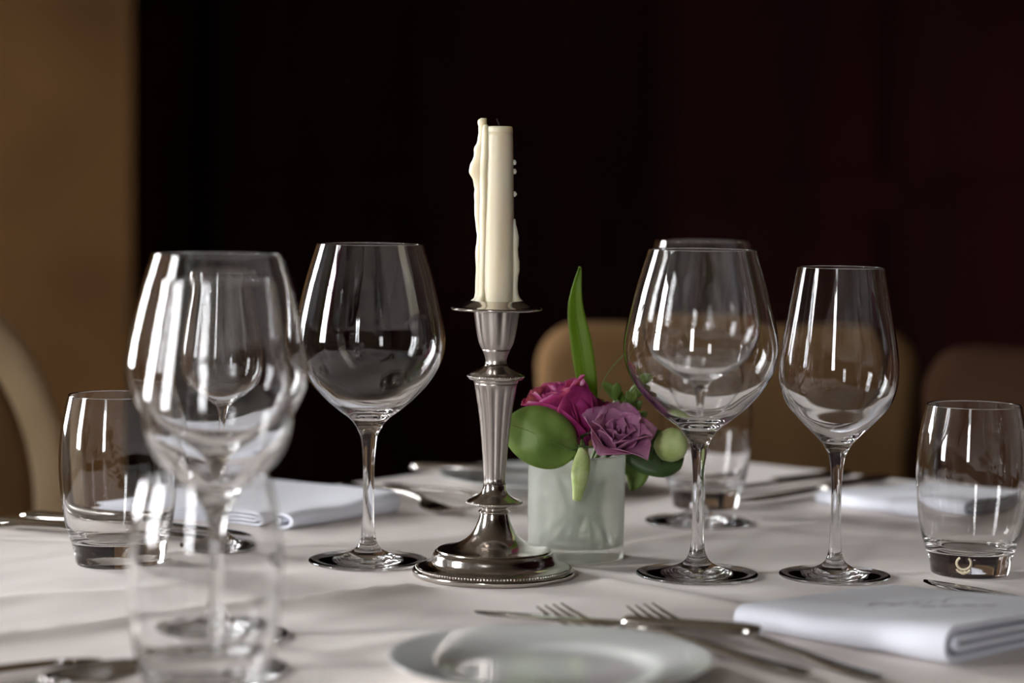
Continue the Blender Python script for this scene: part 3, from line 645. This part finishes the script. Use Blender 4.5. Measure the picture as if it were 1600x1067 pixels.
def leaf_obj(name, label, m, spine, width, cat='leaf', stem_pts=None, cupd=.15, nu=8, tipw=.6, normal=(0,-1,0), serr=0.0, shape='round', fold=0.0):
    """a real leaf blade: spine in world points, half-width along it, slightly cupped, with thickness"""
    S = spline(spine, 6); n = len(S)-1; V = []; F = []; o0 = S[0].copy()
    for layer in (0, 1):
        for j, p in enumerate(S):
            t = j/n; d = (S[min(j+1,n)]-S[max(j-1,0)]).normalized(); nn = Vector(normal); nn = (nn - d*nn.dot(d)).normalized(); sd = d.cross(nn).normalized()
            if shape == 'round': wd = width*math.sqrt(max(0, 1-(2*min(max(t,.015),.985)-1)**2))**.9
            else: wd = width*(math.sin(PI*min(1,(t*.86+.12)))**.8)*(1-.15*t)
            for i in range(nu+1):
                s = i/nu*2-1; wv = wd*(1+serr*math.sin(t*60)*abs(s)**4)
                V.append(p - o0 + sd*wv*s - nn*(cupd*width*s*s) + nn*(.12*width*noise.noise((s*2, t*3, width*99))) + nn*(fold*width*abs(s)) + nn*layer*.0005)
    m_ = (n+1)*(nu+1); idx = lambda l,j,i: l*m_+j*(nu+1)+i
    for j in range(n):
        for i in range(nu):
            F.append((idx(0,j,i),idx(0,j,i+1),idx(0,j+1,i+1),idx(0,j+1,i))); F.append((idx(1,j,i),idx(1,j+1,i),idx(1,j+1,i+1),idx(1,j,i+1)))
        F.append((idx(0,j,0),idx(0,j+1,0),idx(1,j+1,0),idx(1,j,0))); F.append((idx(0,j,nu),idx(1,j,nu),idx(1,j+1,nu),idx(0,j+1,nu)))
    for i in range(nu):
        F.append((idx(0,0,i),idx(1,0,i),idx(1,0,i+1),idx(0,0,i+1))); F.append((idx(0,n,i),idx(0,n,i+1),idx(1,n,i+1),idx(1,n,i)))
    t_ = tag(empty(name, o0), label, cat, 'leaves in the vase'); bm = bmesh.new(); me = pyd('blade', V, F); bm.from_mesh(me); bmesh.ops.recalc_face_normals(bm, faces=bm.faces[:]); bm.to_mesh(me); bm.free()
    link('blade', me, m, t_)
    mid = [S[j]-o0+Vector(normal).normalized()*.0008 for j in range(0, n+1, 2)]
    tube('midrib', mid, .0005, m, t_, n=2, seg=6, r2=.0002)
    if stem_pts: tube('stem', [Vector(p)-o0 for p in stem_pts], .0011, 'stem', t_)
    return t_
leaf_obj('round_leaf', 'broad round green leaf over the left rim of the vase', 'leaf', [P3(.0455,1.549,.079), P3(.030,1.543,.0865), P3(.013,1.542,.094), P3(-.004,1.545,.099)], .0205,
         stem_pts=[P3(.0455,1.552,.079), P3(.046,1.562,.0775), P3(.050,1.580,.05), P3(.056,1.584,.0125)], normal=(-.15,-1,.25), cupd=.2)
leaf_obj('round_leaf', 'dark green leaf hanging right of the mauve flower', 'leaf_dark', [P3(.078,1.600,.080), P3(.092,1.598,.078), P3(.108,1.596,.073), P3(.122,1.597,.068)], .0175,
         stem_pts=[P3(.078,1.600,.080), P3(.066,1.600,.076), P3(.052,1.598,.05), P3(.040,1.598,.0125)], normal=(.1,-1,.5))
leaf_obj('drooping_leaf', 'bright green leaf tip hanging beside the right side of the vase', 'leaf', [P3(.082,1.606,.078), P3(.088,1.608,.068), P3(.090,1.610,.056), P3(.086,1.610,.045)], .011,
         stem_pts=[P3(.082,1.606,.078), P3(.072,1.604,.079), P3(.060,1.602,.072), P3(.044,1.605,.0125)], normal=(0,-1,.2), shape='lance')
leaf_obj('blade_leaf', 'tall narrow upright green leaf rising above the flowers', 'leaf_blade', [P3(.0545,1.606,.085), P3(.0530,1.606,.118), P3(.0480,1.604,.150), P3(.0435,1.602,.178), P3(.0462,1.600,.205)], .0085,
         stem_pts=[P3(.0545,1.606,.087), P3(.053,1.604,.06), P3(.046,1.598,.0125)], normal=(.35,-1,0), shape='lance', fold=.45)
leaf_obj('white_petal', 'cream petal showing behind the left leaf and candlestick', 'petal_white', [P3(.028,1.602,.077), P3(.014,1.603,.079), P3(.0,1.604,.082)], .006, cat='petal', normal=(0,-1,.4),
         stem_pts=[P3(.028,1.602,.077), P3(.034,1.600,.075), P3(.040,1.598,.05), P3(.048,1.594,.0125)])
rnd = random.Random(3)
sprig = tag(empty('green_sprig', P3(.066,1.606,.082)), 'sprig of small pointed green leaves behind the mauve flower', 'sprig')
tube('stem', [Vector((0,0,0)), P3(.060,1.604,.06)-sprig.location, P3(.054,1.602,.0125)-sprig.location], .0011, 'stem', sprig)
for k in range(14):
    bx, by, bz = .066+rnd.uniform(0,.026), 1.606+rnd.uniform(-.004,.008), .090+rnd.uniform(0,.024)
    dx, dz = rnd.uniform(-.010,.013), rnd.uniform(.006,.015)
    t_ = leaf_obj('leaf', '', 'leaf', [Vector((bx,by,TZ+bz)), Vector((bx+dx*.5,by-.003,TZ+bz+dz*.65)), Vector((bx+dx,by-.004,TZ+bz+dz))], .0042,
             normal=(rnd.uniform(-.6,.6),-1,.3), shape='lance', nu=4)
    bl = [c for c in t_.children if c.name.startswith('blade')][0]; mr = [c for c in t_.children if c.name.startswith('midrib')][0]
    bl.parent = sprig; bl.location = t_.location - sprig.location; mr.parent = bl; bpy.data.objects.remove(t_); bl.name = 'leaf'
    tube('twig', [Vector((0,0,0)), (bl.location*.5 + Vector((0,0,.002))), bl.location], .0006, 'stem', sprig, seg=6)
def bud(name, label, pts, radii, stem_pts):
    o0 = Vector(pts[0]); t = tag(empty(name, o0), label, 'flower bud', 'flowers in the vase'); S = spline(pts, 5); k = len(S)-1
    Rr = spline([(r,0) for r in radii], 5)
    V = []; F = []; sg = 20
    for i, p in enumerate(S):
        d = (S[min(i+1,k)]-S[max(i-1,0)]).normalized(); s = d.cross(Vector((0,1,0))).normalized(); q = d.cross(s)
        for j in range(sg):
            a = 2*PI*j/sg + i*.10; rr = max(Rr[i].x,.0003)*(1+.10*abs(math.sin(a*1.5-i*.10)))
            V.append(p-o0+s*rr*math.cos(a)+q*rr*math.sin(a))
    for i in range(k):
        for j in range(sg): F.append((i*sg+j, i*sg+(j+1)%sg, (i+1)*sg+(j+1)%sg, (i+1)*sg+j))
    F.append(tuple(range(sg-1,-1,-1))); F.append(tuple(range(k*sg,(k+1)*sg)))
    me = pyd('bud_body', V, F); bm = bmesh.new(); bm.from_mesh(me); bmesh.ops.recalc_face_normals(bm, faces=bm.faces[:]); bm.to_mesh(me); bm.free(); link('bud_body', me, 'bud', t)
    d = (Vector(pts[1])-o0).normalized(); qm = d.to_track_quat('Z','Y').to_matrix().to_4x4()
    for j in range(4):
        me = petal_mesh(max(radii)*1.3, max(radii)*.20, .2, .2, .0, j*1.1); o = link('sepal', me, 'leaf_dark', t)
        o.matrix_local = qm @ Matrix.Rotation(2*PI*j/4+.5, 4, 'Z') @ Matrix.Translation((max(radii)*.30,0,-.0005)) @ Matrix.Rotation(1.25, 4, 'Y')
    tube('stem', [Vector(p)-o0 for p in stem_pts], .0010, 'stem', t)
bud('drooping_bud', 'long pale green closed bud drooping over the vase front', [P3(.0480,1.546,.0830), P3(.0490,1.543,.0760), P3(.0475,1.541,.0660), P3(.0465,1.541,.0560), P3(.0455,1.5415,.0475)], [.0016,.0052,.0058,.0042,.0028],
    [P3(.048,1.546,.083), P3(.049,1.556,.087), P3(.052,1.568,.078), P3(.058,1.580,.05), P3(.050,1.588,.0125)])
bud('round_bud', 'plump pale green bud at the right of the bouquet', [P3(.1010,1.588,.0800), P3(.1055,1.586,.0805), P3(.1125,1.584,.0812), P3(.1190,1.583,.0820), P3(.1235,1.583,.0826)], [.002,.0092,.0112,.0096,.003],
    [P3(.101,1.588,.080), P3(.088,1.590,.084), P3(.072,1.592,.078), P3(.062,1.592,.06), P3(.044,1.590,.0125)])
te = tube('tendril', [P3(.058,1.612,.095), P3(.064,1.612,.120), P3(.072,1.611,.134), P3(.084,1.610,.147)], .0004, 'stem', None, seg=6)
tag(te, 'thin curling plant tendril above the flowers', 'tendril')
